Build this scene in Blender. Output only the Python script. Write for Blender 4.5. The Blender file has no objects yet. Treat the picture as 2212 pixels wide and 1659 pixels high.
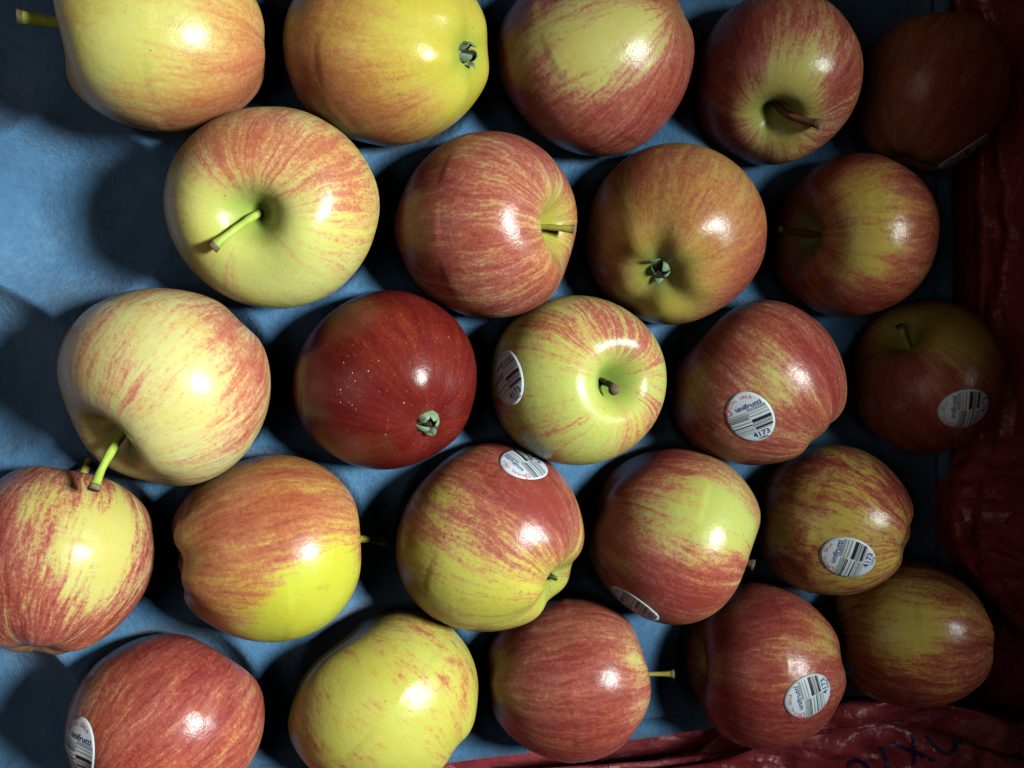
import bpy, math, random
import numpy as np
from mathutils import Vector, Matrix
from mathutils.bvhtree import BVHTree
from mathutils import noise as mnoise

# ------------------------------------------------------------------ camera, world, lamps
scene = bpy.context.scene
COL = scene.collection
FPX = 1736.0                       # focal length in pixels of a 2212 px wide picture
CAM = np.array([0.0, 0.0, 0.34536])
# world axes written in camera axes: the tray plane is tilted 14 and 7 degrees to the lens
MROT = np.array([[0.97090729, 0.02985546, -0.23758722],
                 [0.0, 0.99219694, 0.12468051],
                 [0.23945571, -0.12105322, 0.96333124]])
cam_data = bpy.data.cameras.new('camera')
cam_data.sensor_fit = 'HORIZONTAL'
cam_data.sensor_width = 36.0
cam_data.lens = 36.0 * FPX / 2212.0
cam_data.clip_start = 0.01
cam_data.clip_end = 20.0
cam = bpy.data.objects.new('camera', cam_data)
COL.objects.link(cam)
mw = Matrix.Identity(4)
for r in range(3):
    for c in range(3):
        mw[r][c] = MROT[r, c]
    mw[r][3] = CAM[r]
cam.matrix_world = mw
scene.camera = cam

world = bpy.data.worlds.new('World')
scene.world = world
world.use_nodes = True
bg = world.node_tree.nodes['Background']
bg.inputs['Color'].default_value = (0.55, 0.55, 0.75, 1)
bg.inputs['Strength'].default_value = 0.005


def aim(o, loc, target):
    o.location = loc
    d = Vector(target) - Vector(loc)
    o.rotation_euler = d.to_track_quat('-Z', 'Y').to_euler()


key = bpy.data.lights.new('ceiling_lamp', 'SPOT')
key.energy = 80.0
key.color = (0.93, 1.0, 0.98)
key.spot_size = math.radians(48)
key.spot_blend = 1.0
key.shadow_soft_size = 0.10
key_o = bpy.data.objects.new('ceiling_lamp', key)
COL.objects.link(key_o)
aim(key_o, (0.575, 0.075, 0.785), (-0.23, -0.12, 0.0))

side = bpy.data.lights.new('window_light', 'AREA')
side.energy = 0.03
side.color = (0.80, 0.80, 1.0)
side.shape = 'RECTANGLE'
side.size = 0.16
side.size_y = 0.10
side_o = bpy.data.objects.new('window_light', side)
COL.objects.link(side_o)
aim(side_o, (-0.70, 0.0, 0.42), (0.0, -0.03, 0.03))

top = bpy.data.lights.new('fill_light', 'AREA')  # added warm fill for the apples' left sides, no known source
top.energy = 0.46
top.color = (1.0, 0.72, 0.60)
top.shape = 'DISK'
top.size = 0.42
top_o = bpy.data.objects.new('fill_light', top)
COL.objects.link(top_o)
aim(top_o, (-0.38, 0.0, 0.52), (-0.06, -0.06, 0.03))

scene.view_settings.view_transform = 'Standard'
scene.view_settings.look = 'None'
scene.view_settings.exposure = 0.0
scene.view_settings.gamma = 1.0
scene.cycles.max_bounces = 6
scene.cycles.diffuse_bounces = 0

rng = random.Random(7)


# ------------------------------------------------------------------ helpers
def px_ray(px, py):
    d = MROT @ np.array([(px - 1106.0) / FPX, (829.5 - py) / FPX, -1.0])
    return d / np.linalg.norm(d)


def at(px, py, z):
    d = px_ray(px, py)
    t = (z - CAM[2]) / d[2]
    return CAM + d * t


def project(P):
    q = (np.asarray(P) - CAM) @ MROT
    return np.stack([1106.0 - FPX * q[:, 0] / q[:, 2], 829.5 + FPX * q[:, 1] / q[:, 2]], 1)


def unit(v):
    v = np.asarray(v, float)
    return v / np.linalg.norm(v)


def mesh_obj(name, verts, faces, mats, parent=None, smooth=True, mat_idx=None):
    me = bpy.data.meshes.new(name)
    me.from_pydata([tuple(map(float, v)) for v in verts], [], [tuple(map(int, f)) for f in faces])
    for m in (mats if isinstance(mats, (list, tuple)) else [mats]):
        me.materials.append(m)
    if smooth:
        me.polygons.foreach_set('use_smooth', [True] * len(me.polygons))
    if mat_idx is not None:
        me.polygons.foreach_set('material_index', list(mat_idx))
    me.update()
    o = bpy.data.objects.new(name, me)
    COL.objects.link(o)
    if parent is not None:
        o.parent = parent
    return o


def tag(o, label=None, category=None, group=None, kind=None):
    if label:
        o['label'] = label
    if category:
        o['category'] = category
    if group:
        o['group'] = group
    if kind:
        o['kind'] = kind


class NT:
    """small node-tree builder"""

    def __init__(self, name):
        self.m = bpy.data.materials.new(name)
        self.m.use_nodes = True
        self.t = self.m.node_tree
        self.b = self.t.nodes['Principled BSDF']

    def n(self, typ, **kw):
        nd = self.t.nodes.new(typ)
        for k, v in kw.items():
            setattr(nd, k, v)
        return nd

    def l(self, a, b):
        self.t.links.new(a, b)

    def val(self, sock, v):
        if hasattr(v, 'is_linked') or hasattr(v, 'links'):
            self.l(v, sock)
        else:
            sock.default_value = v

    def math(self, op, a, b=0.0, c=None, clamp=False):
        nd = self.n('ShaderNodeMath', operation=op)
        nd.use_clamp = clamp
        self.val(nd.inputs[0], a)
        self.val(nd.inputs[1], b)
        if c is not None:
            self.val(nd.inputs[2], c)
        return nd.outputs[0]

    def vmath(self, op, a, b=(0, 0, 0)):
        nd = self.n('ShaderNodeVectorMath', operation=op)
        self.val(nd.inputs[0], a)
        self.val(nd.inputs[1], b)
        return nd.outputs[0]

    def noise(self, vec, scale, detail=3.0, rough=0.55, dist=0.0):
        nd = self.n('ShaderNodeTexNoise')
        self.l(vec, nd.inputs['Vector'])
        nd.inputs['Scale'].default_value = scale
        nd.inputs['Detail'].default_value = detail
        nd.inputs['Roughness'].default_value = rough
        nd.inputs['Distortion'].default_value = dist
        return nd.outputs[0]

    def ramp(self, fac, stops, interp='LINEAR'):
        nd = self.n('ShaderNodeValToRGB')
        nd.color_ramp.interpolation = interp
        e = nd.color_ramp.elements
        while len(e) > 1:
            e.remove(e[-1])
        e[0].position = stops[0][0]
        e[0].color = (*stops[0][1], 1)
        for p, c in stops[1:]:
            x = e.new(p)
            x.color = (*c, 1)
        self.l(fac, nd.inputs[0])
        return nd.outputs[0]

    def mix(self, fac, a, b, mode='MIX'):
        nd = self.n('ShaderNodeMix', data_type='RGBA', blend_type=mode)
        self.val(nd.inputs[0], fac)
        for s, v in ((nd.inputs[6], a), (nd.inputs[7], b)):
            if isinstance(v, tuple):
                s.default_value = (*v, 1)
            else:
                self.l(v, s)
        return nd.outputs[2]

    def bump(self, height, strength, distance, normal=None):
        nd = self.n('ShaderNodeBump')
        nd.inputs['Strength'].default_value = strength
        nd.inputs['Distance'].default_value = distance
        self.l(height, nd.inputs['Height'])
        if normal is not None:
            self.l(normal, nd.inputs['Normal'])
        return nd.outputs[0]


# ------------------------------------------------------------------ materials
def skin_material(i, p, R):
    """apple skin: red streaks that run from pole to pole over a yellow-green ground"""
    t = NT('apple_skin_%02d' % i)
    tc = t.n('ShaderNodeTexCoord')
    obj = t.vmath('MULTIPLY', tc.outputs['Object'], (1 / R, 1 / R, 1 / R))
    wob = t.n('ShaderNodeTexNoise')
    t.l(obj, wob.inputs['Vector'])
    wob.inputs['Scale'].default_value = 2.2
    wob.inputs['Detail'].default_value = 2.0
    wv = t.vmath('MULTIPLY', t.vmath('SUBTRACT', wob.outputs['Color'], (0.5, 0.5, 0.5)), (0.16, 0.16, 0.16))
    q = t.vmath('ADD', obj, wv)
    flat = t.vmath('NORMALIZE', t.vmath('MULTIPLY', q, (1, 1, 0)))
    sep = t.n('ShaderNodeSeparateXYZ')
    t.l(q, sep.inputs[0])
    com = t.n('ShaderNodeCombineXYZ')
    t.l(sep.outputs[2], com.inputs[2])
    seed = (i * 3.17 % 11, i * 1.93 % 7, i * 5.31 % 13)

    def streak(az, lat, detail, rough):
        v = t.vmath('ADD', t.vmath('MULTIPLY', flat, (az, az, 0)), t.vmath('MULTIPLY', com.outputs[0], (0, 0, lat)))
        return t.noise(t.vmath('ADD', v, seed), 1.0, detail, rough)
    s1 = streak(4.0, 0.9 * p.get('dash', 1.0), 2.0, 0.5)
    s2 = streak(10.0, 1.7 * p.get('dash', 1.0), 3.0, 0.6)
    s3 = streak(26.0, 4.5, 3.0, 0.6)
    mot = t.noise(t.vmath('ADD', obj, seed), 22.0, 4.0, 0.72)
    fine = t.noise(obj, 75.0, 2.0, 0.6)
    at_b = t.n('ShaderNodeAttribute', attribute_name='blush').outputs['Fac']
    at_g = t.n('ShaderNodeAttribute', attribute_name='green').outputs['Fac']
    k = p.get('streak', 1.0)
    m = at_b
    for nz, a in ((s1, 0.95 * k), (s2, 1.35 * k), (s3, 1.15 * k), (mot, 1.30 * (0.4 + 0.6 * k)), (fine, 0.80)):
        m = t.math('ADD', m, t.math('MULTIPLY', t.math('SUBTRACT', nz, 0.5), a))
    yel, org, red, deep = p['cols']
    pos = t.math('MULTIPLY', t.math('ADD', m, 0.25), 0.6)       # -0.25..1.42 -> 0..1
    colr = t.ramp(pos, [(0.0, yel), (0.21, yel), (0.40, org), (0.59, red), (0.90, deep)])
    warm = t.ramp(t.noise(t.vmath('ADD', obj, seed), 1.7, 3.0, 0.6), [(0.35, (1, 1, 1)), (0.65, (1.0, 0.90, 0.66))])
    colr = t.mix(0.8, colr, warm, 'MULTIPLY')
    colr = t.mix(at_g, colr, p.get('gcol', (0.22, 0.34, 0.045)))
    # pale lenticels
    vo = t.n('ShaderNodeTexVoronoi')
    t.l(obj, vo.inputs['Vector'])
    vo.inputs['Scale'].default_value = 15.0
    vo.inputs['Randomness'].default_value = 1.0
    dot = t.math('LESS_THAN', vo.outputs['Distance'], 0.085)
    colr = t.mix(t.math('MULTIPLY', dot, 0.35), colr, (0.62, 0.45, 0.22))
    # few brown specks
    vo2 = t.n('ShaderNodeTexVoronoi')
    t.l(t.vmath('ADD', obj, seed), vo2.inputs['Vector'])
    vo2.inputs['Scale'].default_value = 4.3
    dk = t.math('MULTIPLY', t.math('LESS_THAN', vo2.outputs['Distance'], 0.045), 0.55)
    colr = t.mix(dk, colr, (0.16, 0.09, 0.03))
    # faint russet scuffs
    sc = t.ramp(t.noise(t.vmath('ADD', t.vmath('MULTIPLY', obj, (1, 1, .7)), (seed[1], seed[2], seed[0])), 4.2, 6.0, 0.68), [(0.63, (0, 0, 0)), (0.70, (1, 1, 1))])
    colr = t.mix(t.math('MULTIPLY', sc, 0.30), colr, (0.30, 0.17, 0.06))
    t.l(colr, t.b.inputs['Base Color'])
    rv = t.math('ADD', p.get('rough', 0.27), t.math('MULTIPLY', t.math('SUBTRACT', mot, 0.5), 0.30))
    t.l(rv, t.b.inputs['Roughness'])
    t.b.inputs['Specular IOR Level'].default_value = 0.38
    t.b.inputs['Subsurface Weight'].default_value = 0.30
    t.b.inputs['Subsurface Radius'].default_value = (1.0, 0.45, 0.2)
    t.b.inputs['Subsurface Scale'].default_value = 0.006
    # wax: tiny grains that glint, over a faint orange-peel
    big = t.noise(obj, 9.0, 2.0, 0.5)
    nb = t.bump(big, 0.25, 0.0007)
    vw = t.n('ShaderNodeTexVoronoi')
    t.l(obj, vw.inputs['Vector'])
    vw.inputs['Scale'].default_value = 34.0
    grain = t.math('SUBTRACT', 1.0, t.math('MULTIPLY', vw.outputs['Distance'], 6.0), clamp=True)
    patchy = t.ramp(t.noise(t.vmath('ADD', obj, seed), 2.6, 1.0, 0.5), [(0.45, (0, 0, 0)), (0.62, (1, 1, 1))])
    nb = t.bump(t.math('MULTIPLY', grain, patchy), p.get('wax', 0.5), 0.0006, nb)
    nb = t.bump(fine, 0.14, 0.0005, nb)
    t.l(nb, t.b.inputs['Normal'])
    return t.m


def simple_material(name, c1, c2, scale, rough, bump=0.0, bdist=0.0005, spec=0.3):
    t = NT(name)
    tc = t.n('ShaderNodeTexCoord')
    nz = t.noise(tc.outputs['Object'], scale, 4.0, 0.6)
    t.l(t.ramp(nz, [(0.3, c1), (0.7, c2)]), t.b.inputs['Base Color'])
    t.b.inputs['Roughness'].default_value = rough
    t.b.inputs['Specular IOR Level'].default_value = spec
    if bump:
        t.l(t.bump(nz, bump, bdist), t.b.inputs['Normal'])
    return t.m


def pulp_material():
    t = NT('blue_moulded_pulp')
    tc = t.n('ShaderNodeTexCoord')
    ob = tc.outputs['Object']
    n1 = t.noise(ob, 22.0, 4.0, 0.6)
    n2 = t.noise(ob, 300.0, 5.0, 0.75)
    st = t.n('ShaderNodeMapping')
    t.l(ob, st.inputs[0])
    st.inputs['Scale'].default_value = (900, 300, 600)
    st.inputs['Rotation'].default_value = (0, 0, 0.7)
    n3 = t.noise(st.outputs[0], 1.0, 3.0, 0.6, 1.5)
    f = t.math('ADD', t.math('MULTIPLY', n1, 0.55), t.math('ADD', t.math('MULTIPLY', n2, 0.28), t.math('MULTIPLY', n3, 0.17)))
    t.l(t.ramp(f, [(0.30, (0.036, 0.106, 0.215)), (0.52, (0.064, 0.170, 0.310)), (0.72, (0.140, 0.275, 0.430))]),
        t.b.inputs['Base Color'])
    t.b.inputs['Roughness'].default_value = 0.8
    t.b.inputs['Specular IOR Level'].default_value = 0.25
    t.b.inputs['Sheen Weight'].default_value = 0.15
    nb = t.bump(t.noise(ob, 34.0, 5.0, 0.55, 0.8), 0.55, 0.004)
    nb = t.bump(n2, 0.8, 0.0014, nb)
    nb = t.bump(n3, 0.45, 0.0005, nb)
    t.l(nb, t.b.inputs['Normal'])
    return t.m


def film_material():
    t = NT('red_plastic_film')
    tc = t.n('ShaderNodeTexCoord')
    ob = tc.outputs['Object']
    n1 = t.noise(ob, 14.0, 4.0, 0.6, 0.6)
    n2 = t.noise(ob, 130.0, 4.0, 0.65, 1.5)
    wr = t.n('ShaderNodeTexVoronoi', feature='DISTANCE_TO_EDGE')
    mp = t.n('ShaderNodeMapping')
    t.l(ob, mp.inputs[0])
    mp.inputs['Scale'].default_value = (48, 80, 50)
    t.l(t.vmath('ADD', mp.outputs[0], t.vmath('MULTIPLY', t.n('ShaderNodeTexNoise').outputs['Color'], (0, 0, 0))), wr.inputs['Vector'])
    wr.inputs['Scale'].default_value = 1.0
    t.l(t.ramp(n1, [(0.3, (0.21, 0.022, 0.030)), (0.55, (0.33, 0.040, 0.054)), (0.75, (0.46, 0.110, 0.125))]), t.b.inputs['Base Color'])
    t.l(t.ramp(t.noise(ob, 38.0, 2.0, 0.5), [(0.42, (0.24, 0.24, 0.24)), (0.62, (0.5, 0.5, 0.5))]), t.b.inputs['Roughness'])
    t.b.inputs['Specular IOR Level'].default_value = 0.45
    t.b.inputs['Transmission Weight'].default_value = 0.12
    crease = t.math('MULTIPLY', wr.outputs['Distance'], 3.0, clamp=True)
    nb = t.bump(crease, 0.5, 0.0030)
    nb = t.bump(n1, 0.6, 0.008, nb)
    nb = t.bump(n2, 0.5, 0.0018, nb)
    t.l(nb, t.b.inputs['Normal'])
    return t.m


PULP = pulp_material()
FILM = film_material()
INK = simple_material('navy_marker_ink', (0.010, 0.008, 0.045), (0.022, 0.018, 0.075), 90, 0.45)
STEM_GREEN = simple_material('green_stem', (0.22, 0.34, 0.03), (0.46, 0.57, 0.09), 160, 0.5, 0.5)
STEM_YELLOW = simple_material('yellow_stem', (0.30, 0.26, 0.03), (0.46, 0.40, 0.06), 160, 0.5, 0.5)
STEM_BROWN = simple_material('brown_stem', (0.12, 0.04, 0.022), (0.26, 0.10, 0.05), 160, 0.55, 0.5)
STEM_TIP = simple_material('dry_stem_end', (0.07, 0.05, 0.025), (0.22, 0.17, 0.09), 300, 0.8, 0.8)
SEPAL = simple_material('dry_green_sepal', (0.10, 0.17, 0.085), (0.25, 0.35, 0.21), 260, 0.8, 0.8)
CORE = simple_material('dark_calyx_core', (0.020, 0.018, 0.010), (0.07, 0.06, 0.035), 300, 0.9, 0.6)
PAPER = simple_material('white_sticker_paper', (0.53, 0.61, 0.65), (0.60, 0.67, 0.71), 200, 0.42, 0.1, 0.0003, 0.4)
PRINT_BLACK = simple_material('black_print', (0.012, 0.012, 0.020), (0.022, 0.022, 0.03), 300, 0.5)
PRINT_GREY = simple_material('grey_print', (0.22, 0.24, 0.25), (0.32, 0.34, 0.35), 300, 0.5)
PRINT_NAVY = simple_material('navy_print', (0.022, 0.030, 0.17), (0.034, 0.042, 0.22), 300, 0.5)
PRINT_RED = simple_material('red_print', (0.60, 0.13, 0.17), (0.68, 0.20, 0.24), 300, 0.5)
GLINT = simple_material('white_glint', (0.80, 0.80, 0.80), (0.88, 0.88, 0.88), 500, 0.15, 0.0, 0.0005, 0.8)  # bright white for the painted glints
TABLE = simple_material('dark_table', (0.030, 0.026, 0.030), (0.05, 0.045, 0.05), 12, 0.7)

# palettes: yellow ground, orange blend, red streak, deep red
PEACH = ((0.58, 0.57, 0.25), (0.58, 0.42, 0.20), (0.50, 0.21, 0.13), (0.38, 0.085, 0.065))
GOLD = ((0.48, 0.50, 0.055), (0.50, 0.31, 0.085), (0.43, 0.165, 0.075), (0.32, 0.070, 0.046))
PINK = ((0.52, 0.49, 0.16), (0.47, 0.30, 0.14), (0.38, 0.116, 0.086), (0.24, 0.041, 0.037))
LIME = ((0.47, 0.53, 0.14), (0.51, 0.37, 0.14), (0.42, 0.14, 0.095), (0.28, 0.048, 0.042))
OCHRE = ((0.47, 0.39, 0.085), (0.44, 0.25, 0.080), (0.35, 0.110, 0.062), (0.22, 0.034, 0.030))
CRIMSON = ((0.26, 0.050, 0.02), (0.20, 0.028, 0.015), (0.145, 0.014, 0.011), (0.10, 0.007, 0.008))
AMBER = ((0.49, 0.49, 0.09), (0.47, 0.31, 0.10), (0.38, 0.125, 0.082), (0.25, 0.044, 0.038))
RUSSET = ((0.50, 0.42, 0.13), (0.46, 0.24, 0.105), (0.37, 0.094, 0.070), (0.23, 0.034, 0.033))
LEMON = ((0.49, 0.49, 0.10), (0.50, 0.37, 0.10), (0.43, 0.16, 0.07), (0.33, 0.065, 0.045))

# ------------------------------------------------------------------ the apples: outline box in the photo (2212 px wide),
# stem direction (right, up, towards the viewer), blush patches (x, y, radius, amount)
A = {
    1: dict(box=(112, -155, 575, 285), stem=(-.98, .12, -.12), basin=.05, cols=((0.56, 0.56, 0.17), (0.58, 0.40, 0.14), (0.52, 0.23, 0.10), (0.40, 0.09, 0.055)), base=.27, streak=.55, tip=((-.98, .14, -.02), .84, 'g'), sr=.0019,
            blobs=[(340, 60, 120, -.25), (240, 130, 110, -.28), (480, 230, 120, .38), (560, 130, 70, .30), (360, 240, 90, .18)],
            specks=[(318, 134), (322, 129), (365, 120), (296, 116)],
            label='pale peach apple at top left with a green stem pointing left'),
    2: dict(box=(610, -120, 1057, 315), stem=(-.79, .04, -.61), cs=.9, cols=((0.56, 0.50, 0.075), (0.56, 0.35, 0.085), (0.48, 0.20, 0.075), (0.36, 0.08, 0.045)), base=.20, streak=.5, calyx=True,
            blobs=[(950, 60, 140, -.35), (1020, 170, 80, -.4), (720, 230, 130, .34), (860, 270, 120, .28), (690, 30, 80, .2), (640, 170, 60, .25)],
            label='golden yellow apple at the top with its green blossom end facing right'),
    3: dict(box=(1072, -75, 1500, 338), stem=(-.78, -.52, -.32), basin=.03, cols=PINK, base=.86, streak=.85, tip=((-.8, -.45, -.3), .62, 'b'), taper=.14,
            blobs=[(1185, 180, 62, -.95), (1275, 125, 56, -.85), (1390, 60, 55, -.75), (1170, 75, 60, -.6), (1290, 15, 75, -.5), (1095, 110, 22, .3)],
            label='conical red apple with a broad yellow-green band, cut by the top edge'),
    4: dict(box=(1497, -22, 1865, 357), stem=(.06, -.55, .83), cols=PINK, base=.62, streak=.9, tip=((.78, -.36, .45), .66, 'b'),
            blobs=[(1745, 150, 60, -.75), (1700, 240, 55, -.55), (1650, 210, 50, -.35), (1570, 120, 70, .25), (1545, 260, 60, .3), (1800, 170, 42, .6), (1740, 40, 60, .1)],
            label='pink streaked apple with a reddish brown stem lying in its pale stem hollow'),
    5: dict(box=(1848, 25, 2185, 372), stem=(.2, .9, -.4), cols=OCHRE, base=.55, streak=.45, blobs=[(2100, 200, 70, .5)],
            sticker=(2086, 335, -60), label='very dark apple in the shaded top right corner with a sticker on its edge'),
    6: dict(box=(353, 230, 820, 667), stem=(-.30, -.06, .95), cols=((0.54, 0.57, 0.17), (0.57, 0.43, 0.17), (0.48, 0.19, 0.11), (0.36, 0.08, 0.055)), base=0.20, streak=.8, tip=((-.66, -.46, .50), .66, 'g'), sr=.0013,
            blobs=[(600, 590, 140, -.25), (430, 460, 70, -.25), (510, 320, 100, .42), (680, 320, 100, .30), (565, 420, 55, .3), (760, 420, 70, .18), (760, 560, 70, .12)],
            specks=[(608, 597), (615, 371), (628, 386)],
            label='pale apple with a green stem bent left across its open stem hollow'),
    7: dict(box=(850, 283, 1247, 687), stem=(.86, .0, .45), cols=PINK, base=.70, streak=.9, tip=((.95, -.06, .22), .54, 'y'), sr=.0012,
            blobs=[(1060, 400, 60, -.15), (1200, 400, 50, -.2), (880, 600, 60, -.1)], gwide=1.25, gcol=(.48, .46, .05),
            label='rosy striped apple with a yellow stem hollow facing right'),
    8: dict(box=(1265, 308, 1657, 702), stem=(.14, .42, -.89), cols=OCHRE, base=0.40, streak=.5, calyx=True, basin=.19,
            blobs=[(1620, 610, 90, .50), (1400, 350, 70, .25), (1450, 660, 70, -.45), (1300, 600, 60, .2), (1360, 440, 90, -.1)],
            gk=1.0, gcol=(.13, .22, .045), cs=.85,
            label='orange brown apple whose open blossom end looks at the viewer'),
    9: dict(box=(1665, 330, 2030, 685), stem=(-.72, .05, .69), cols=OCHRE, base=0.72, streak=.9, tip=((-.86, .12, .42), .62, 'b'),
            blobs=[(1880, 435, 50, -.65), (1860, 565, 50, -.75), (1930, 505, 40, -.15), (1850, 660, 60, .3), (1740, 500, 70, .4)],
            label='shaded red apple with two yellow patches, under the very dark apple'),
    10: dict(box=(123, 622, 585, 1050), stem=(-.64, -.66, .39), cols=PEACH, base=0.21, streak=1.0, tip=((-.42, -.76, .40), .84, 'g'),
             blobs=[(370, 920, 100, -.30), (420, 810, 90, -.28), (320, 700, 80, -.12), (310, 850, 60, .42), (510, 740, 90, .42), (540, 880, 80, .35), (270, 920, 50, .25), (250, 780, 50, .1), (420, 1000, 70, .2)],
             label='pale apple with pink patches and a green stem hanging over the apple below'),
    11: dict(box=(632, 627, 1030, 1015), stem=(-.46, .47, -.75), cols=CRIMSON, base=.78, streak=.75, calyx=True, basin=.10, rough=.28, wax=2.0, gk=.0, gs=.0,
             blobs=[(830, 720, 90, -.2), (700, 850, 90, .15)],
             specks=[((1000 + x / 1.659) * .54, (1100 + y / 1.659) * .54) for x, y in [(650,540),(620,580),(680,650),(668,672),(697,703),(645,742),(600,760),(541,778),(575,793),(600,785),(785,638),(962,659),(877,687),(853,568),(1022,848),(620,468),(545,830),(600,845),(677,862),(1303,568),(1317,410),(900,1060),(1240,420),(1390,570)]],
            label='solid dark red apple with a small closed green blossom end'),
    12: dict(box=(1060, 638, 1440, 1005), stem=(.58, -.02, .81), cols=LIME, base=.03, streak=1.0, tip=((.34, -.20, .88), .46, 't'),
             blobs=[(1300, 690, 80, .50), (1400, 760, 60, .42), (1400, 920, 60, .42), (1180, 905, 50, .30), (1080, 900, 50, .55), (1170, 700, 60, .25), (1160, 820, 80, -.12)],
             sticker=(1090, 812, 47), label='yellow-green apple with a short stub stem and a sticker on its left edge'),
    13: dict(box=(1447, 648, 1830, 1005), stem=(-.74, .64, -.1), cols=PINK, base=0.74, streak=1.0, taper=.10,
             blobs=[(1660, 800, 40, -.42), (1695, 850, 40, -.45), (1540, 760, 60, -.2), (1770, 800, 70, .35), (1500, 870, 50, -.25)],
             sticker=(1620, 905, 22), label='red streaked apple with a sticker low on its middle, right of the yellow-green one'),
    14: dict(box=(1840, 645, 2168, 985), stem=(-.40, .66, .62), cols=OCHRE, base=.64, streak=.8, tip=((-.3, .75, .55), .5, 'g'),
             blobs=[(2080, 710, 60, -.9), (2010, 860, 80, .2), (1960, 690, 50, -.6), (1900, 850, 60, .2), (2050, 950, 70, .3)],
             sticker=(2087, 885, 82), label='dim orange apple by the red bag with a stem hollow on top and a sticker'),
    15: dict(box=(-95, 1000, 332, 1420), stem=(.12, .97, -.15), cols=PINK, base=.66, streak=1.3, tip=((.22, .95, -.06), .72, 'y'),
             blobs=[(245, 1150, 70, -.95), (215, 1270, 60, -.75), (90, 1080, 40, -.3), (110, 1190, 25, -.3), (20, 1200, 70, .25), (300, 1330, 50, .35), (320, 1200, 30, .3), (100, 1350, 80, .2)],
             label='red and yellow striped apple cut by the left edge of the picture'),
    16: dict(box=(370, 982, 780, 1388), stem=(.97, .18, -.12), cols=GOLD, base=.62, streak=.85, tip=((1., -.02, -.16), .84, 'y'), basin=.20,
             blobs=[(715, 1260, 66, -1.3), (655, 1335, 72, -1.25), (735, 1190, 30, -.5), (560, 1375, 60, -.5), (560, 1080, 80, .15), (640, 1140, 60, .2), (740, 1200, 30, -.2)],
             label='orange striped apple with a clear yellow patch at its lower right'),
    17: dict(box=(855, 955, 1262, 1365), stem=(-.78, .50, -.36), cols=AMBER, base=0.55, streak=1.0, calyx=True, basin=.19,
             blobs=[(950, 1260, 90, -.50), (1100, 1320, 80, -.60), (980, 1060, 60, -.25), (1110, 1020, 110, .40), (1200, 1090, 80, .35), (1190, 1290, 50, -.3)],
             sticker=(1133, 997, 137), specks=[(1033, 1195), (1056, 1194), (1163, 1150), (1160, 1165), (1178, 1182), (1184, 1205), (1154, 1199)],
             label='red and yellow apple with a sticker near its top, above the rosy apple'),
    18: dict(box=(1265, 968, 1643, 1350), stem=(.90, -.36, -.22), cols=LIME, base=.54, streak=.85, tip=((.92, -.36, -.14), .56, 'b'),
             blobs=[(1570, 1130, 90, -.75), (1440, 1100, 80, -.30), (1400, 1000, 80, .50), (1460, 1280, 110, .55), (1330, 1200, 60, .2), (1580, 1240, 50, .2)],
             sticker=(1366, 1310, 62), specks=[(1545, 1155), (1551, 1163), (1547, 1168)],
             label='yellow-green apple with red above and below and a sticker seen edge-on'),
    19: dict(box=(1640, 960, 1973, 1287), stem=(-.90, .30, -.2), cols=OCHRE, base=.33, streak=1.5, dash=2.6,
             blobs=[(1940, 1060, 50, .42), (1750, 990, 80, .2), (1960, 1150, 40, .35), (1800, 1110, 80, -.1), (1700, 1230, 60, .2)],
             sticker=(1832, 1208, 66), label='ochre apple flecked with short red dashes and a sticker at its lower right'),
    20: dict(box=(1790, 1210, 2152, 1525), taper=.0, basin=.04, stem=(-.95, .1, .15), cols=OCHRE, base=.52, streak=1.3,
             blobs=[(1990, 1395, 50, -.5), (1920, 1310, 60, -.3), (1990, 1320, 50, -.2), (1950, 1490, 90, .4), (2110, 1400, 50, .3)],
             label='dim red apple with a yellow centre in the lower right corner, against the bag'),
    21: dict(box=(140, 1368, 572, 1762), stem=(.62, .72, -.3), cols=RUSSET, base=.72, streak=.9,
             blobs=[(190, 1480, 50, -.4), (400, 1430, 90, .15), (450, 1640, 70, -.05)],
             sticker=(164, 1622, -25), label='red apple at the bottom left with a sticker on its left edge'),
    22: dict(box=(622, 1317, 1033, 1712), stem=(-.75, .60, .1), cols=LEMON, base=-.04, streak=1.15, dash=2.4,
             blobs=[(900, 1350, 70, .30), (1010, 1480, 60, .36), (700, 1410, 60, .16), (640, 1560, 50, .3), (690, 1650, 60, .25), (840, 1560, 110, -.15)],
             label='yellow apple with only a few red dashes, at the bottom edge'),
    23: dict(box=(1053, 1292, 1407, 1648), stem=(1., .04, -.1), cols=PINK, base=0.74, streak=.8, tip=((1., .02, -.06), .84, 'y'), sr=.0010, basin=.09,
             blobs=[(1375, 1415, 34, -.60), (1385, 1520, 30, -.3), (1090, 1440, 60, -.2), (1100, 1540, 50, -.15), (1300, 1480, 90, .15), (1230, 1620, 80, .2)],
             label='rosy apple at the bottom with a pale stem standing out to the right'),
    24: dict(box=(1480, 1255, 1828, 1620), stem=(-.9, .0, .25), cols=RUSSET, base=0.76, streak=.9,
             blobs=[(1780, 1370, 46, -.55), (1690, 1400, 50, -.35), (1650, 1310, 70, .2), (1600, 1540, 100, .2)],
             sticker=(1748, 1503, 95), label='red apple beside the red bag with a sticker at its lower right, text running upward'),
}
GROUP = 'apples lying in the blue tray'

NU, NV = 144, 110


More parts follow.
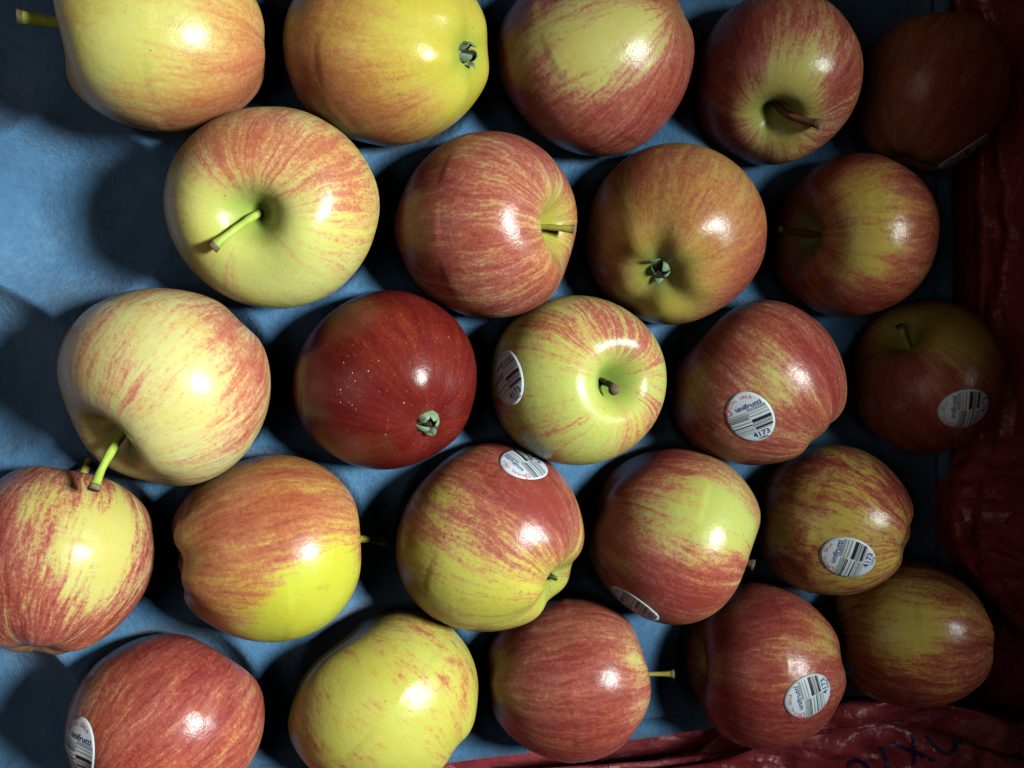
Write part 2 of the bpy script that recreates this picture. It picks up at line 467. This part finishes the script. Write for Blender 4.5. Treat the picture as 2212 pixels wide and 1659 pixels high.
def profile_mesh(p, seed):
    """unit apple (radius 1, stem along +z): stem hollow, blossom basin with five knobs, uneven girth"""
    r_ = np.random.RandomState(seed)
    th = np.linspace(0.0, math.pi, NV + 1)
    # more rings near the poles
    th = th - 0.28 * np.sin(2 * th) / 2 * 1.0
    ph = np.linspace(0, 2 * math.pi, NU, endpoint=False)
    T, P = np.meshgrid(th, ph, indexing='ij')
    taper = p.get('taper', .07)
    rho = np.sin(T) ** 0.96
    z = np.cos(T) * 0.93
    rho = rho * (1 + taper * z)
    basin = p.get('basin', .11)
    zt = 0.29 * np.exp(-(rho / 0.19) ** 1.6) + 0.17 * np.exp(-(rho / 0.40) ** 2)
    zb = basin * np.exp(-(rho / 0.27) ** 2.0)
    lob = 1 + 0.0 * P
    a1, a2, a3 = r_.uniform(0, 6.28, 3)
    knob = np.cos(5 * P + a1)
    z = np.where(T < math.pi / 2, z - zt, z + zb)
    w = np.exp(-((T - 2.62) / 0.32) ** 2)
    z = z - (0.006 + 0.11 * basin) * w * knob
    g = np.exp(-((T - 0.55) / 0.30) ** 2)
    z = z + g * (0.030 * np.cos(2 * P + a2) + 0.022 * np.cos(3 * P + a3))
    girth = 1 + 0.016 * np.cos(2 * P + a3) + 0.010 * np.cos(3 * P + a1) + 0.010 * np.cos(5 * P + a1) * np.sin(T) * (z < 0)
    rho = rho * girth
    z = z + 0.05 * rho * np.cos(P + a2) * np.cos(T)          # lopsided shoulders
    X = rho * np.cos(P)
    Y = rho * np.sin(P)
    V = np.stack([X, Y, z], -1)
    verts = [V[0].mean(0)]
    verts = np.concatenate([V[0].mean(0)[None], V[1:-1].reshape(-1, 3), V[-1].mean(0)[None]])
    rr = np.concatenate([[0], rho[1:-1].ravel(), [0]])
    tt = np.concatenate([[0], T[1:-1].ravel(), [math.pi]])
    f = []
    n = NV - 1
    for j in range(NU):
        f.append((0, 1 + j, 1 + (j + 1) % NU))
    for i in range(n - 1):
        a = 1 + i * NU
        for j in range(NU):
            k = (j + 1) % NU
            f.append((a + j, a + NU + j, a + NU + k, a + k))
    last = len(verts) - 1
    a = 1 + (n - 1) * NU
    for j in range(NU):
        f.append((a + j, last, a + (j + 1) % NU))
    return verts, f, rr, tt


def tube(path, radii, seg=12):
    path = np.asarray(path)
    V, F = [], []
    up = np.array([0.3, 0.9, 0.2])
    for i, p in enumerate(path):
        d = unit(path[min(i + 1, len(path) - 1)] - path[max(i - 1, 0)])
        a = unit(np.cross(d, up))
        b = np.cross(d, a)
        for k in range(seg):
            t = 2 * math.pi * k / seg
            V.append(p + radii[i] * (math.cos(t) * a + math.sin(t) * b))
    for i in range(len(path) - 1):
        for k in range(seg):
            k2 = (k + 1) % seg
            F.append((i * seg + k, i * seg + k2, (i + 1) * seg + k2, (i + 1) * seg + k))
    V.append(path[0]); V.append(path[-1])
    for k in range(seg):
        F.append((len(V) - 2, (k + 1) % seg, k))
        F.append((len(V) - 1, (len(path) - 1) * seg + k, (len(path) - 1) * seg + (k + 1) % seg))
    return V, F


# ---- flat layout of the fruit sticker (metres), built once, then laid on each apple
SA, SB = 0.0090, 0.0113


def text_mesh(s, size, bold=False):
    cu = bpy.data.curves.new('lettering', 'FONT')
    cu.body = s
    cu.size = size
    cu.align_x = 'CENTER'
    cu.resolution_u = 3
    if bold:
        cu.offset = size * 0.018
    o = bpy.data.objects.new('lettering', cu)
    COL.objects.link(o)
    me = bpy.data.meshes.new_from_object(o)
    v = [(q.co.x, q.co.y) for q in me.vertices]
    f = [tuple(q.vertices) for q in me.polygons]
    bpy.data.objects.remove(o)
    bpy.data.curves.remove(cu)
    bpy.data.meshes.remove(me)
    return v, f


class Flat:
    def __init__(self):
        self.v, self.f, self.m = [], [], []

    def add(self, v, f, m=0):
        n = len(self.v)
        self.v += list(v)
        self.f += [tuple(i + n for i in q) for q in f]
        self.m += [m] * len(f)

    def quad(self, x0, x1, y0, y1, m=0, nx=8):
        v = []
        for i in range(nx + 1):
            x = x0 + (x1 - x0) * i / nx
            v += [(x, y0), (x, y1)]
        self.add(v, [(2 * i, 2 * i + 2, 2 * i + 3, 2 * i + 1) for i in range(nx)], m)


def sticker_layout():
    disc, bars, let, red = Flat(), Flat(), Flat(), Flat()
    v = [(0, 0)]
    f = []
    NR, NA = 9, 56
    for i in range(1, NR + 1):
        for k in range(NA):
            a = 2 * math.pi * k / NA
            v.append((SA * i / NR * math.cos(a), SB * i / NR * math.sin(a)))
    for k in range(NA):
        f.append((0, 1 + k, 1 + (k + 1) % NA))
    for i in range(NR - 1):
        for k in range(NA):
            a, b = 1 + i * NA, 1 + (i + 1) * NA
            f.append((a + k, b + k, b + (k + 1) % NA, a + (k + 1) % NA))
    disc.add(v, f)
    right = [(.30, .11, 1), (.175, .035, 1), (.06, .05, 1), (-.13, .125, 0), (-.235, .05, 1), (-.30, .03, 0), (-.36, .03, 1), (-.44, .085, 0), (-.52, .035, 1)]
    left = [(.24, .03, 1), (.14, .11, 1), (.055, .03, 0), (.0, .03, 0), (-.13, .05, 1), (-.26, .045, 0), (-.34, .025, 1), (-.43, .06, 1), (-.50, .03, 1), (-.58, .03, 1)]
    for (vv, th, m) in right:
        lim = math.sqrt(max(.05, 1 - vv * vv)) * .90
        bars.quad(.03 * SA, lim * SA, (vv - th / 2) * SB, (vv + th / 2) * SB, m)
    for (vv, th, m) in left:
        lim = math.sqrt(max(.05, 1 - vv * vv)) * .93
        bars.quad(-lim * SA, -.03 * SA, (vv - th / 2) * SB, (vv + th / 2) * SB, m)
    bars.quad(-.028 * SA, .028 * SA, -.36 * SB, .20 * SB, 1)
    v, f = text_mesh('unifrutti', .0029, True)
    let.add([(x * 1.12 + .16 * SA, y + .38 * SB) for x, y in v], f)
    v, f = text_mesh('4173', .0034, True)
    let.add([(x + .16 * SA, y - .80 * SB) for x, y in v], f)
    v, f = text_mesh('CHILE', .0014, True)
    let.add([(x + .16 * SA, y - .93 * SB) for x, y in v], f)
    # round emblem: ring with a leaf, left of the name
    ring, cx, cy = [], -.73 * SA, .40 * SB
    for k in range(24):
        a = 2 * math.pi * k / 24
        ring += [(cx + .00115 * math.cos(a), cy + .00115 * math.sin(a)), (cx + .00068 * math.cos(a), cy + .00068 * math.sin(a))]
    red.add(ring, [(2 * k, (2 * k + 2) % 48, (2 * k + 3) % 48, 2 * k + 1) for k in range(24)])
    red.add([(cx - .0014, cy + .0013), (cx - .0003, cy + .0010), (cx - .0008, cy + .0018)], [(0, 1, 2)])
    word = 'ROYAL GALA'
    for k, ch in enumerate(word):
        if ch == ' ':
            continue
        a = math.radians(139 - k * 76 / (len(word) - 1))
        v, f = text_mesh(ch, .0018, True)
        ox, oy = .82 * SA * math.cos(a), .76 * SB * math.sin(a)
        ta = a - math.pi / 2
        red.add([(ox + x * math.cos(ta) - y * math.sin(ta), oy + x * math.sin(ta) + y * math.cos(ta)) for x, y in v], f)
    return disc, bars, let, red


LAY = sticker_layout()

apples = {}


def build_apple(i, p):
    x0, y0, x1, y1 = p['box']
    cx, cy, tw, thh = (x0 + x1) / 2, (y0 + y1) / 2, x1 - x0, y1 - y0
    zc = p.get('z', 0.036)
    U, faces, rr, tt = profile_mesh(p, 100 + i)
    C = at(cx, cy, zc)
    s = (tw + thh) / 4 * np.linalg.norm(C - CAM) / FPX
    kx = ky = 1.0
    W = None
    for it in range(6):
        v = unit(CAM - C)
        right = MROT[:, 0] - v * (MROT[:, 0] @ v)
        right = unit(right)
        up = np.cross(v, right)
        ax = unit(p['stem'][0] * right + p['stem'][1] * up + p['stem'][2] * v)
        e1 = unit(np.cross(ax, np.array([0.31, 0.77, 0.55]) if abs(ax @ unit([0.31, 0.77, 0.55])) < .95 else np.array([1., 0, 0])))
        e2 = np.cross(ax, e1)
        Rm = np.stack([e1, e2, ax], 1)           # local -> world
        D = np.eye(3) + (kx - 1) * np.outer(right, right) + (ky - 1) * np.outer(up, up)
        off = U @ (D @ Rm).T * s
        W = C + off
        q = project(W)
        lo, hi = q.min(0), q.max(0)
        w, h = hi - lo
        g = math.sqrt((tw / w) * (thh / h))
        s *= g
        ks = math.sqrt((tw / w) / (thh / h))
        kx = min(1.07, max(.935, kx * ks)); ky = min(1.07, max(.935, ky / ks))
        m = (lo + hi) / 2
        cx += (x0 + x1) / 2 - m[0]
        cy += (y0 + y1) / 2 - m[1]
        C = at(cx, cy, zc)
    A3 = D @ Rm * s                               # unit apple -> world offsets
    W = C + U @ A3.T
    root = bpy.data.objects.new('apple', None)
    root.empty_display_size = .02
    COL.objects.link(root)
    M4 = Matrix.Identity(4)
    for r in range(3):
        for c in range(3):
            M4[r][c] = Rm[r, c]
        M4[r][3] = C[r]
    root.matrix_world = M4
    tag(root, p['label'], 'apple', GROUP)

    def loc(P):
        return (np.asarray(P) - C) @ Rm
    L = loc(W)
    body = mesh_obj('skin', L, faces, skin_material(i, p, s), root)
    # colour map: where this apple is blushed, and the green round its poles
    q = project(W)
    # facing vertices
    nrm = np.zeros((len(W), 3), np.float32)
    body.data.vertices.foreach_get('normal', nrm.ravel()) if False else None
    nn = np.array([vx.normal for vx in body.data.vertices]) @ Rm.T
    vis = ((CAM - W) * nn).sum(1) > 0
    B = np.full(len(W), p['base'] + .13)
    for (bx, by, sg, am) in p['blobs']:
        d2 = (q[:, 0] - bx) ** 2 + (q[:, 1] - by) ** 2 + np.where(vis, 0, 1e7)
        c0 = W[d2.argmin()]
        sig = sg * np.linalg.norm(c0 - CAM) / FPX
        B += am * 1.15 * np.exp(-((W - c0) ** 2).sum(1) / (2 * (sig * .85) ** 2))
    G = np.where(tt < 1.2, p.get('gs', 1.) * np.exp(-(rr / (.26 * p.get('gwide', 1.0))) ** 2.2), np.exp(-(rr / .30) ** 2) * p.get('gk', .75 if p.get('calyx') else .2))
    B -= .45 * np.where(tt < 1.2, p.get('gs', 1.) * np.exp(-(rr / .42) ** 2), .6 * p.get('gk', 1. if p.get('calyx') else .3) * np.exp(-(rr / .40) ** 2))
    for nme, arr in (('blush', B), ('green', np.clip(G, 0, 1) * .9)):
        at_ = body.data.attributes.new(nme, 'FLOAT', 'POINT')
        at_.data.foreach_set('value', arr.astype(np.float32))
    # ---- stem
    if 'tip' in p:
        dv, ln, kind = p['tip']
        zb = U[0]
        base = C + A3 @ (zb - np.array([0, 0, .05]))
        vdir = unit(dv[0] * right + dv[1] * up + dv[2] * v)
        tipP = base + vdir * ln * s
        mid = base + ax * ln * s * .42 + (tipP - base) * .12
        N = 16
        path, rad = [], []
        for k in range(N + 1):
            t = k / N
            pnt = (1 - t) ** 2 * base + 2 * t * (1 - t) * mid + t * t * tipP
            path.append(loc(pnt))
            rad.append((p.get('sr', .0014) + .0008 * max(0, (t - .78) / .22) ** 2 + .0004 * max(0, .25 - t)) * (1 + .07 * math.sin(9 * t + i) + .05 * math.sin(23 * t + 2 * i)))
        V, F = tube(path, rad)
        mi = []
        for fc in F:
            ring = min(fc) // 12
            mi.append(1 if (max(fc) >= N * 12 - 12 and min(fc) != len(V) - 2) and len(fc) == 3 else (1 if ring >= N - 1 else 0))
        if kind == 't':
            mi = [1 if min(fc) // 12 >= N * .5 else 0 for fc in F]
        mat = {'g': STEM_GREEN, 'y': STEM_YELLOW, 'b': STEM_BROWN, 't': STEM_GREEN}[kind]
        mesh_obj('stem', V, F, [mat, STEM_TIP], root, mat_idx=mi)
    # ---- blossom end
    if p.get('calyx'):
        rr_ = random.Random(i)
        pole = U[-1]
        # dark core: a small ragged cup of dry stamens
        V, F = [], []
        for k in range(14):
            a = rr_.uniform(0, 6.28)
            r0 = rr_.uniform(0, .035)
            r1 = rr_.uniform(.01, .06)
            hgt = rr_.uniform(.06, .13)
            w = .008
            b0 = np.array([r0 * math.cos(a), r0 * math.sin(a), pole[2] + .03])
            b1 = np.array([r1 * math.cos(a + .5), r1 * math.sin(a + .5), pole[2] - hgt])
            sd = np.array([-math.sin(a), math.cos(a), 0]) * w
            s2 = np.array([math.cos(a), math.sin(a), 0]) * w
            n = len(V)
            V += [b0 + sd, b0 - sd * .5 + s2, b0 - sd * .5 - s2, b1 + sd * .7, b1 - sd * .4 + s2 * .7, b1 - sd * .4 - s2 * .7]
            F += [(n, n + 1, n + 4, n + 3), (n + 1, n + 2, n + 5, n + 4), (n + 2, n, n + 3, n + 5), (n + 3, n + 4, n + 5)]
        # cup floor
        n = len(V)
        V.append(pole + np.array([0, 0, -.006]))
        for k in range(14):
            a = 6.2832 * k / 14
            r0 = .075 * (1 + .2 * math.sin(3 * a + i))
            V.append(np.array([r0 * math.cos(a), r0 * math.sin(a), pole[2] - .012 - .004 * math.cos(4 * a)]))
        F += [(n, n + 1 + (k + 1) % 14, n + 1 + k) for k in range(14)]
        cs = p.get('cs', 1.1) if i != 17 else .8
        grow = lambda Q_: pole + (np.array(Q_) - pole) * cs
        cal = mesh_obj('calyx', loc(C + grow(V) @ A3.T), F, CORE, root)
        for k in range(0 if i == 17 else 5):
            a0 = 6.2832 * k / 5 + rr_.uniform(-.2, .2)
            lean = rr_.uniform(-.35, .25) if i != 11 else rr_.uniform(-.5, -.2)
            ln = rr_.uniform(.13, .18)
            tw = rr_.uniform(-.5, .5)
            V, F = [], []
            NS = 6
            for layer in (0, 1):
                for j in range(NS + 1):
                    t = j / NS
                    r = .105 + ln * (math.sin(lean) * t + .35 * t * t * (1 if k % 2 else -.6))
                    zz = pole[2] + .02 - ln * (math.cos(lean) * t - .35 * t ** 3) - .03 * t
                    wd = .062 * (1 - t) ** .7 * (1 + .35 * math.sin(math.pi * t)) + .003
                    for sgn in (-1, 0, 1):
                        aa = a0 + tw * t * .6
                        rad_ = r + (.018 if sgn == 0 else 0) + layer * .010
                        V.append(np.array([rad_ * math.cos(aa) - sgn * wd * math.sin(aa), rad_ * math.sin(aa) + sgn * wd * math.cos(aa), zz]))
            Q = 3 * (NS + 1)
            for j in range(NS):
                for c in range(2):
                    a_ = j * 3 + c
                    F.append((a_, a_ + 1, a_ + 4, a_ + 3))
                    F.append((Q + a_, Q + a_ + 3, Q + a_ + 4, Q + a_ + 1))
                F.append((j * 3, j * 3 + 3, Q + j * 3 + 3, Q + j * 3))
                F.append((j * 3 + 2, Q + j * 3 + 2, Q + j * 3 + 5, j * 3 + 5))
            mesh_obj('sepal', loc(C + grow(V) @ A3.T), F, SEPAL, cal)
    bvh = BVHTree.FromPolygons([tuple(x) for x in W], faces)
    # ---- glints on the skin, painted as tiny white specks
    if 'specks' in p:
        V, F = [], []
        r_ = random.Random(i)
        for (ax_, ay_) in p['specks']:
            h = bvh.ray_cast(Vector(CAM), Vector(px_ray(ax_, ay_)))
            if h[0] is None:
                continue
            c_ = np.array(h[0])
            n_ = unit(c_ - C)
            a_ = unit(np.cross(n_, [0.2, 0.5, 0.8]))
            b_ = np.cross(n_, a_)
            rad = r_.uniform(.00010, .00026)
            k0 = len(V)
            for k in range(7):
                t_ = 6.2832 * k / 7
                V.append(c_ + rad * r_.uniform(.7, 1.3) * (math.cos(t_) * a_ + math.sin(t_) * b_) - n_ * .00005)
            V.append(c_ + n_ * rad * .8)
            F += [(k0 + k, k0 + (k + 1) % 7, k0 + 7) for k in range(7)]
        glints = mesh_obj('glint_specks', loc(np.array(V)), F, GLINT, root)
        glints['kind'] = 'stuff'
    # ---- sticker
    if 'sticker' in p:
        sx, sy, ang = p['sticker']
        d2 = (q[:, 0] - sx) ** 2 + (q[:, 1] - sy) ** 2 + np.where(vis, 0, 1e7)
        S = W[d2.argmin()]
        n = unit(nn[d2.argmin()])
        a = math.radians(ang)
        tdir = math.cos(a) * right + math.sin(a) * up
        # direction on the surface whose picture runs at that angle
        vr = unit(CAM - S)
        tdir = tdir + vr * (-(tdir @ n) / max(.25, vr @ n))
        tdir = unit(tdir - n * (tdir @ n))
        vup = np.cross(n, tdir)

        def lay(fl, lift):
            out = []
            for (a_, b_) in fl.v:
                P0 = S + a_ * tdir + b_ * vup
                hit = bvh.ray_cast(Vector(P0 + n * .03), Vector(-n))
                if hit[0] is None:
                    out.append(P0)
                else:
                    out.append(np.array(hit[0]) + n * lift)
            return loc(out)
        st = mesh_obj('sticker', lay(LAY[0], .00022), LAY[0].f, PAPER, root)
        md = st.modifiers.new('thickness', 'SOLIDIFY')
        md.thickness = .00012
        md.offset = -1
        mesh_obj('barcode', lay(LAY[1], .00030), LAY[1].f, [PRINT_BLACK, PRINT_GREY], st, smooth=False, mat_idx=LAY[1].m)
        mesh_obj('lettering', lay(LAY[2], .00030), LAY[2].f, PRINT_NAVY, st, smooth=False)
        mesh_obj('emblem', lay(LAY[3], .00030), LAY[3].f, PRINT_RED, st, smooth=False)
    apples[i] = (C, s, bvh)


for i, p in A.items():
    build_apple(i, p)

# ------------------------------------------------------------------ blue moulded-pulp tray
ZR = 0.0215                                        # height of the ridges between cups
EMPTY = [(105, 440), (-130, 815), (-340, 440), (-330, 1200), (-95, 1600), (-170, 60), (-560, 800)]
cups = [(c[0], c[1], c[2], s) for c, s, b in apples.values()]
for (ex, ey) in EMPTY:
    e = at(ex, ey, .036)
    cups.append((e[0], e[1], .036, .037))
E_R0, E_R1 = at(2062, 0, ZR), at(2066, 1540, ZR)
E_B0, E_B1 = at(945, 1657, ZR), at(2062, 1513, ZR)
nR = np.array([-(E_R1 - E_R0)[1], (E_R1 - E_R0)[0]]); nR = nR / np.linalg.norm(nR)
if nR[0] > 0:
    nR = -nR
nB = np.array([-(E_B1 - E_B0)[1], (E_B1 - E_B0)[0]]); nB = nB / np.linalg.norm(nB)
if nB[1] < 0:
    nB = -nB


def inside(x, y):
    """distance inside the tray's right and bottom edges (rounded corner)"""
    a = (x - E_R0[0]) * nR[0] + (y - E_R0[1]) * nR[1]
    b = (x - E_B0[0]) * nB[0] + (y - E_B0[1]) * nB[1]
    rc = .012
    aa, bb = rc - a, rc - b
    corner = rc - np.sqrt(np.maximum(aa, 0) ** 2 + np.maximum(bb, 0) ** 2)
    return np.where((aa > 0) & (bb > 0), corner, np.minimum(a, b))


def tray_height(x, y):
    und = .0016 * np.sin(x * 61 + 1.2) * np.cos(y * 53) + .0012 * np.sin(x * 110 + y * 40)
    acc = np.exp(-(ZR + und) / .0032)
    for (X, Y, Z, R) in cups:
        d2 = (x - X) ** 2 + (y - Y) ** 2
        rr = R + .0012
        zc = Z - np.sqrt(np.maximum(rr * rr - d2, 1e-9))
        zc = np.where(d2 < rr * rr * .98, np.maximum(zc, .0005), Z + 1)
        acc = acc + np.exp(-zc / .0032)
    z = -.0032 * np.log(acc)
    s = inside(x, y)
    # raised flat rim, then a groove, along the edge
    lip = np.clip((.0135 - s) / .004, 0, 1)
    z = z * (1 - lip) + (ZR + und * .3) * lip
    z = z - .0035 * np.exp(-((s - .0085) / .0016) ** 2)
    z = z - np.clip(-s, 0, None) * 4.0 - .0015 * np.exp(-(s / .0015) ** 2)
    return z


def build_tray():
    st = .00125
    xs = np.arange(-.36, .345, st)
    ys = np.arange(-.285, .25, st)
    X, Y = np.meshgrid(xs, ys)
    S = inside(X, Y)
    Z = tray_height(X, Y)
    ok = S > -.0045
    idx = -np.ones(X.shape, int)
    idx[ok] = np.arange(ok.sum())
    V = np.stack([X[ok], Y[ok], Z[ok]], 1)
    q = np.stack([idx[:-1, :-1], idx[:-1, 1:], idx[1:, 1:], idx[1:, :-1]], -1).reshape(-1, 4)
    q = q[(q >= 0).all(1)]
    o = mesh_obj('fruit_tray', V, q, PULP)
    md = o.modifiers.new('thickness', 'SOLIDIFY')
    md.thickness = .0016
    md.offset = -1
    tag(o, 'blue moulded paper fruit tray with round cups under all the apples', 'tray')
    return o


tray = build_tray()

# ------------------------------------------------------------------ red plastic bag lining the box
bag = bpy.data.objects.new('plastic_bag', None)
COL.objects.link(bag)
bag.location = (.20, -.25, 0)
tag(bag, 'crumpled red plastic bag with navy marker writing along the tray edge', 'bag')
BL = np.array(bag.location)


def crumple(x, y, amp, sc, seed):
    v = mnoise.noise(Vector((x * sc, y * sc, seed)))
    w = abs(mnoise.noise(Vector((x * sc * 2.1 + 5, y * sc * 2.1, seed + 3))))
    u = abs(mnoise.noise(Vector((x * sc * 5 + 9, y * sc * 5, seed + 7))))
    t = abs(mnoise.noise(Vector((x * sc * 11 + 3, y * sc * 11, seed + 1))))
    return amp * (v + .7 * (.3 - w) + .36 * (.3 - u) + .14 * (.3 - t))


def smooth(t):
    t = min(1., max(0., t))
    return t * t * (3 - 2 * t)


def film_sheet(name, edge, out, length, z_fn, seed, amp, label=None, nu=150, nv=80, drop=True):
    """a film whose folded edge follows a line of picture points; it runs from the edge outwards and hangs down inside it"""
    pts = np.array([at(px, py, z) for px, py, z in edge])
    seg = np.linalg.norm(np.diff(pts[:, :2], axis=0), axis=1)
    cum = np.concatenate([[0], np.cumsum(seg)])
    uu = np.linspace(0, cum[-1], nu)
    E_ = np.stack([np.interp(uu, cum, pts[:, k]) for k in range(3)], 1)
    ker = np.ones(7) / 7                            # round the corners of the edge line
    for k in range(3):
        E_[:, k] = np.convolve(np.pad(E_[:, k], 3, mode='edge'), ker, 'valid')
    rows = []
    out = np.array(out, float)
    hang = 14 if drop else 0
    for j in range(-hang, nv + 1):
        row = []
        for i in range(nu):
            x, y, z = E_[i]
            if j < 0:
                t = -j / hang
                rad = .0022
                px_, py_ = x + out[0] * rad * (1 - math.cos(min(t * 6, 1.57))) + out[0] * .006 * t, y + out[1] * rad * (1 - math.cos(min(t * 6, 1.57))) + out[1] * .006 * t
                zz = z - rad - (z - rad + .004) * t + crumple(px_ + z, py_, amp * .5 * t, 40, seed)
            else:
                t = j / nv
                dd = length * t ** 1.3
                px_, py_ = x + out[0] * dd, y + out[1] * dd
                ramp_ = min(1., dd / .006)
                zz = z + z_fn(i / (nu - 1), dd) + crumple(px_, py_, amp * ramp_, 26, seed) - .0022 * (1 - math.sqrt(max(0, 1 - (1 - min(1, dd / .003)) ** 2)))
            row.append((px_ - BL[0], py_ - BL[1], zz - BL[2]))
        rows.append(row)
    V = [v for r in rows for v in r]
    F = []
    for j in range(len(rows) - 1):
        for i in range(nu - 1):
            a = j * nu + i
            F.append((a, a + 1, a + nu + 1, a + nu))
    o = mesh_obj(name, V, F, FILM, bag)
    if label:
        o['label'] = label
    return o, np.array(V) + BL, F


# film lying under the tray and up to the box sides
def lining():
    V, F = [], []
    xs = np.arange(-.40, .62, .006)
    ys = np.arange(-.48, .36, .006)
    for y in ys:
        for x in xs:
            s = float(inside(np.array(x), np.array(y)))
            zz = -.0045 + crumple(x, y, .0018, 18, 2.)
            if s < 0:
                zz += max(-.01, s * .6) + crumple(x, y, .006 * min(1, -s / .02), 30, 5.) + max(0, -s - .05) * .35
            V.append((x - BL[0], y - BL[1], zz))
    nx = len(xs)
    for j in range(len(ys) - 1):
        for i in range(nx - 1):
            a = j * nx + i
            F.append((a, a + 1, a + nx + 1, a + nx))
    mesh_obj('lining', V, F, FILM, bag)


lining()
film_sheet('side_fold', [(2000, -420, .018), (2050, -90, .020), (2085, 60, .022), (2120, 300, .022), (2125, 640, .024), (2120, 950, .03), (2066, 1085, .040), (2056, 1150, .043), (2095, 1222, .044), (2158, 1312, .044), (2240, 1390, .044), (2330, 1470, .044)],
           (1, .12), .085, lambda u, d: (.238 - .168 * smooth((u - .56) / .28)) * smooth((d - .010) / .034), 11., .006)  # rises out of view, height shaped to shade the right side
film_sheet('back_fold', [(1120, 1668, .006), (1400, 1650, .008), (1560, 1632, .012), (1740, 1560, .026), (1840, 1520, .032), (1990, 1514, .034), (2120, 1540, .034), (2220, 1566, .034), (2420, 1610, .034)],
           (.05, -1), .12, lambda u, d: -.12 * d, 21., .006)
front, FV, FF = film_sheet('front_fold', [(980, 1760, .008), (1240, 1695, .012), (1560, 1652, .022), (1700, 1596, .030), (1800, 1583, .034), (1900, 1560, .038), (1960, 1574, .039), (2060, 1596, .039), (2180, 1640, .039), (2420, 1690, .039)],
                           (.05, -1), .14, lambda u, d: .02 * d, 31., .0075)
fb = BVHTree.FromPolygons([tuple(v) for v in FV], FF)
bb_o = [o for o in bag.children if o.name.startswith('back_fold')][0]
bbv = np.array([tuple(v.co) for v in bb_o.data.vertices]) + BL
bb = BVHTree.FromPolygons([tuple(v) for v in bbv], [tuple(p_.vertices) for p_ in bb_o.data.polygons])


def stroke(parts, width, tree, name, parent):
    """marker strokes: ribbons laid on the film"""
    V, F = [], []
    for pl in parts:
        pl = np.array(pl, float)
        seg = np.linalg.norm(np.diff(pl, axis=0), axis=1)
        cum = np.concatenate([[0], np.cumsum(seg)])
        m = max(4, int(cum[-1] / 2.5))
        uu = np.linspace(0, cum[-1], m)
        P = np.stack([np.interp(uu, cum, pl[:, k]) for k in (0, 1)], 1)
        n0 = len(V)
        cnt = 0
        for k in range(m):
            d = unit(P[min(k + 1, m - 1)] - P[max(k - 1, 0)])
            nrm = np.array([-d[1], d[0]])
            wd = width * (.85 + .2 * math.sin(k * .9)) * (0.6 if k in (0, m - 1) else 1)
            row = []
            for sgn in (-1, -.33, .33, 1):
                a = P[k] + nrm * sgn * wd / 2
                ray = px_ray(*a)
                h = tree.ray_cast(Vector(CAM), Vector(ray))
                if h[0] is None:
                    row = None
                    break
                nv_ = h[1] if h[1].dot(Vector(ray)) < 0 else -h[1]
                row.append(np.array(h[0]) + np.array(nv_) * .0004)
            if row is None:
                n0 = len(V)
                cnt = 0
                continue
            V += row
            cnt += 1
            if cnt > 1:
                b = len(V) - 8
                for c in range(3):
                    F.append((b + c, b + c + 1, b + c + 5, b + c + 4))
    if V:
        mesh_obj(name, np.array(V) - BL, F, INK, parent)


def cvt(x, y):                                       # from the enlarged view of the corner to picture points
    return ((3240 + x * .387) * .54, (2700 + y * .387) * .54)


def arc(cx, cy, rx, ry, a0, a1, n=16):
    return [cvt(cx + rx * math.cos(math.radians(a0 + (a1 - a0) * k / n)), cy - ry * math.sin(math.radians(a0 + (a1 - a0) * k / n))) for k in range(n + 1)]


LETTERS = [
    [cvt(400, 1010), cvt(398, 950), cvt(420, 900), cvt(470, 875), cvt(530, 890), cvt(590, 940), cvt(640, 1010)],
    [cvt(720, 745), cvt(760, 810), cvt(790, 890), cvt(805, 990)],
    [cvt(825, 705), cvt(950, 745), cvt(1100, 800), cvt(1290, 885)],
    [cvt(1070, 610), cvt(1068, 720), cvt(1075, 930)],
    [cvt(1195, 632), cvt(1260, 700), cvt(1320, 770), cvt(1390, 805), cvt(1450, 800), cvt(1500, 760), cvt(1500, 705), cvt(1470, 690)],
    [cvt(1530, 690), cvt(1570, 700)],
    [cvt(1715, 735), cvt(1790, 755), cvt(1850, 770), cvt(1900, 795)],
]
stroke(LETTERS, 10.5, fb, 'marker_writing', front)
stroke([[cvt(265, 640), cvt(310, 545), cvt(435, 620), cvt(405, 632)]], 4.0, bb, 'printed_mark', bb_o)

# ------------------------------------------------------------------ table under it all
tb = mesh_obj('table_surface', [(-1.2, -1.2, -.03), (1.2, -1.2, -.03), (1.2, 1.2, -.03), (-1.2, 1.2, -.03)], [(0, 1, 2, 3)], TABLE, smooth=False)
tag(tb, kind='structure')

import os
if os.environ.get('APPLE_DEBUG'):
    ks = list(apples)
    for a in range(len(ks)):
        for b in range(a + 1, len(ks)):
            Ca, sa, _ = apples[ks[a]]
            Cb, sb, _ = apples[ks[b]]
            d = np.linalg.norm(Ca - Cb)
            if d < (sa + sb) * 1.0:
                print('overlap', ks[a], ks[b], round((sa + sb - d) * 1000, 1), 'mm')
    print({k: (v[0].round(3).tolist(), round(float(v[1]), 4)) for k, v in apples.items()})
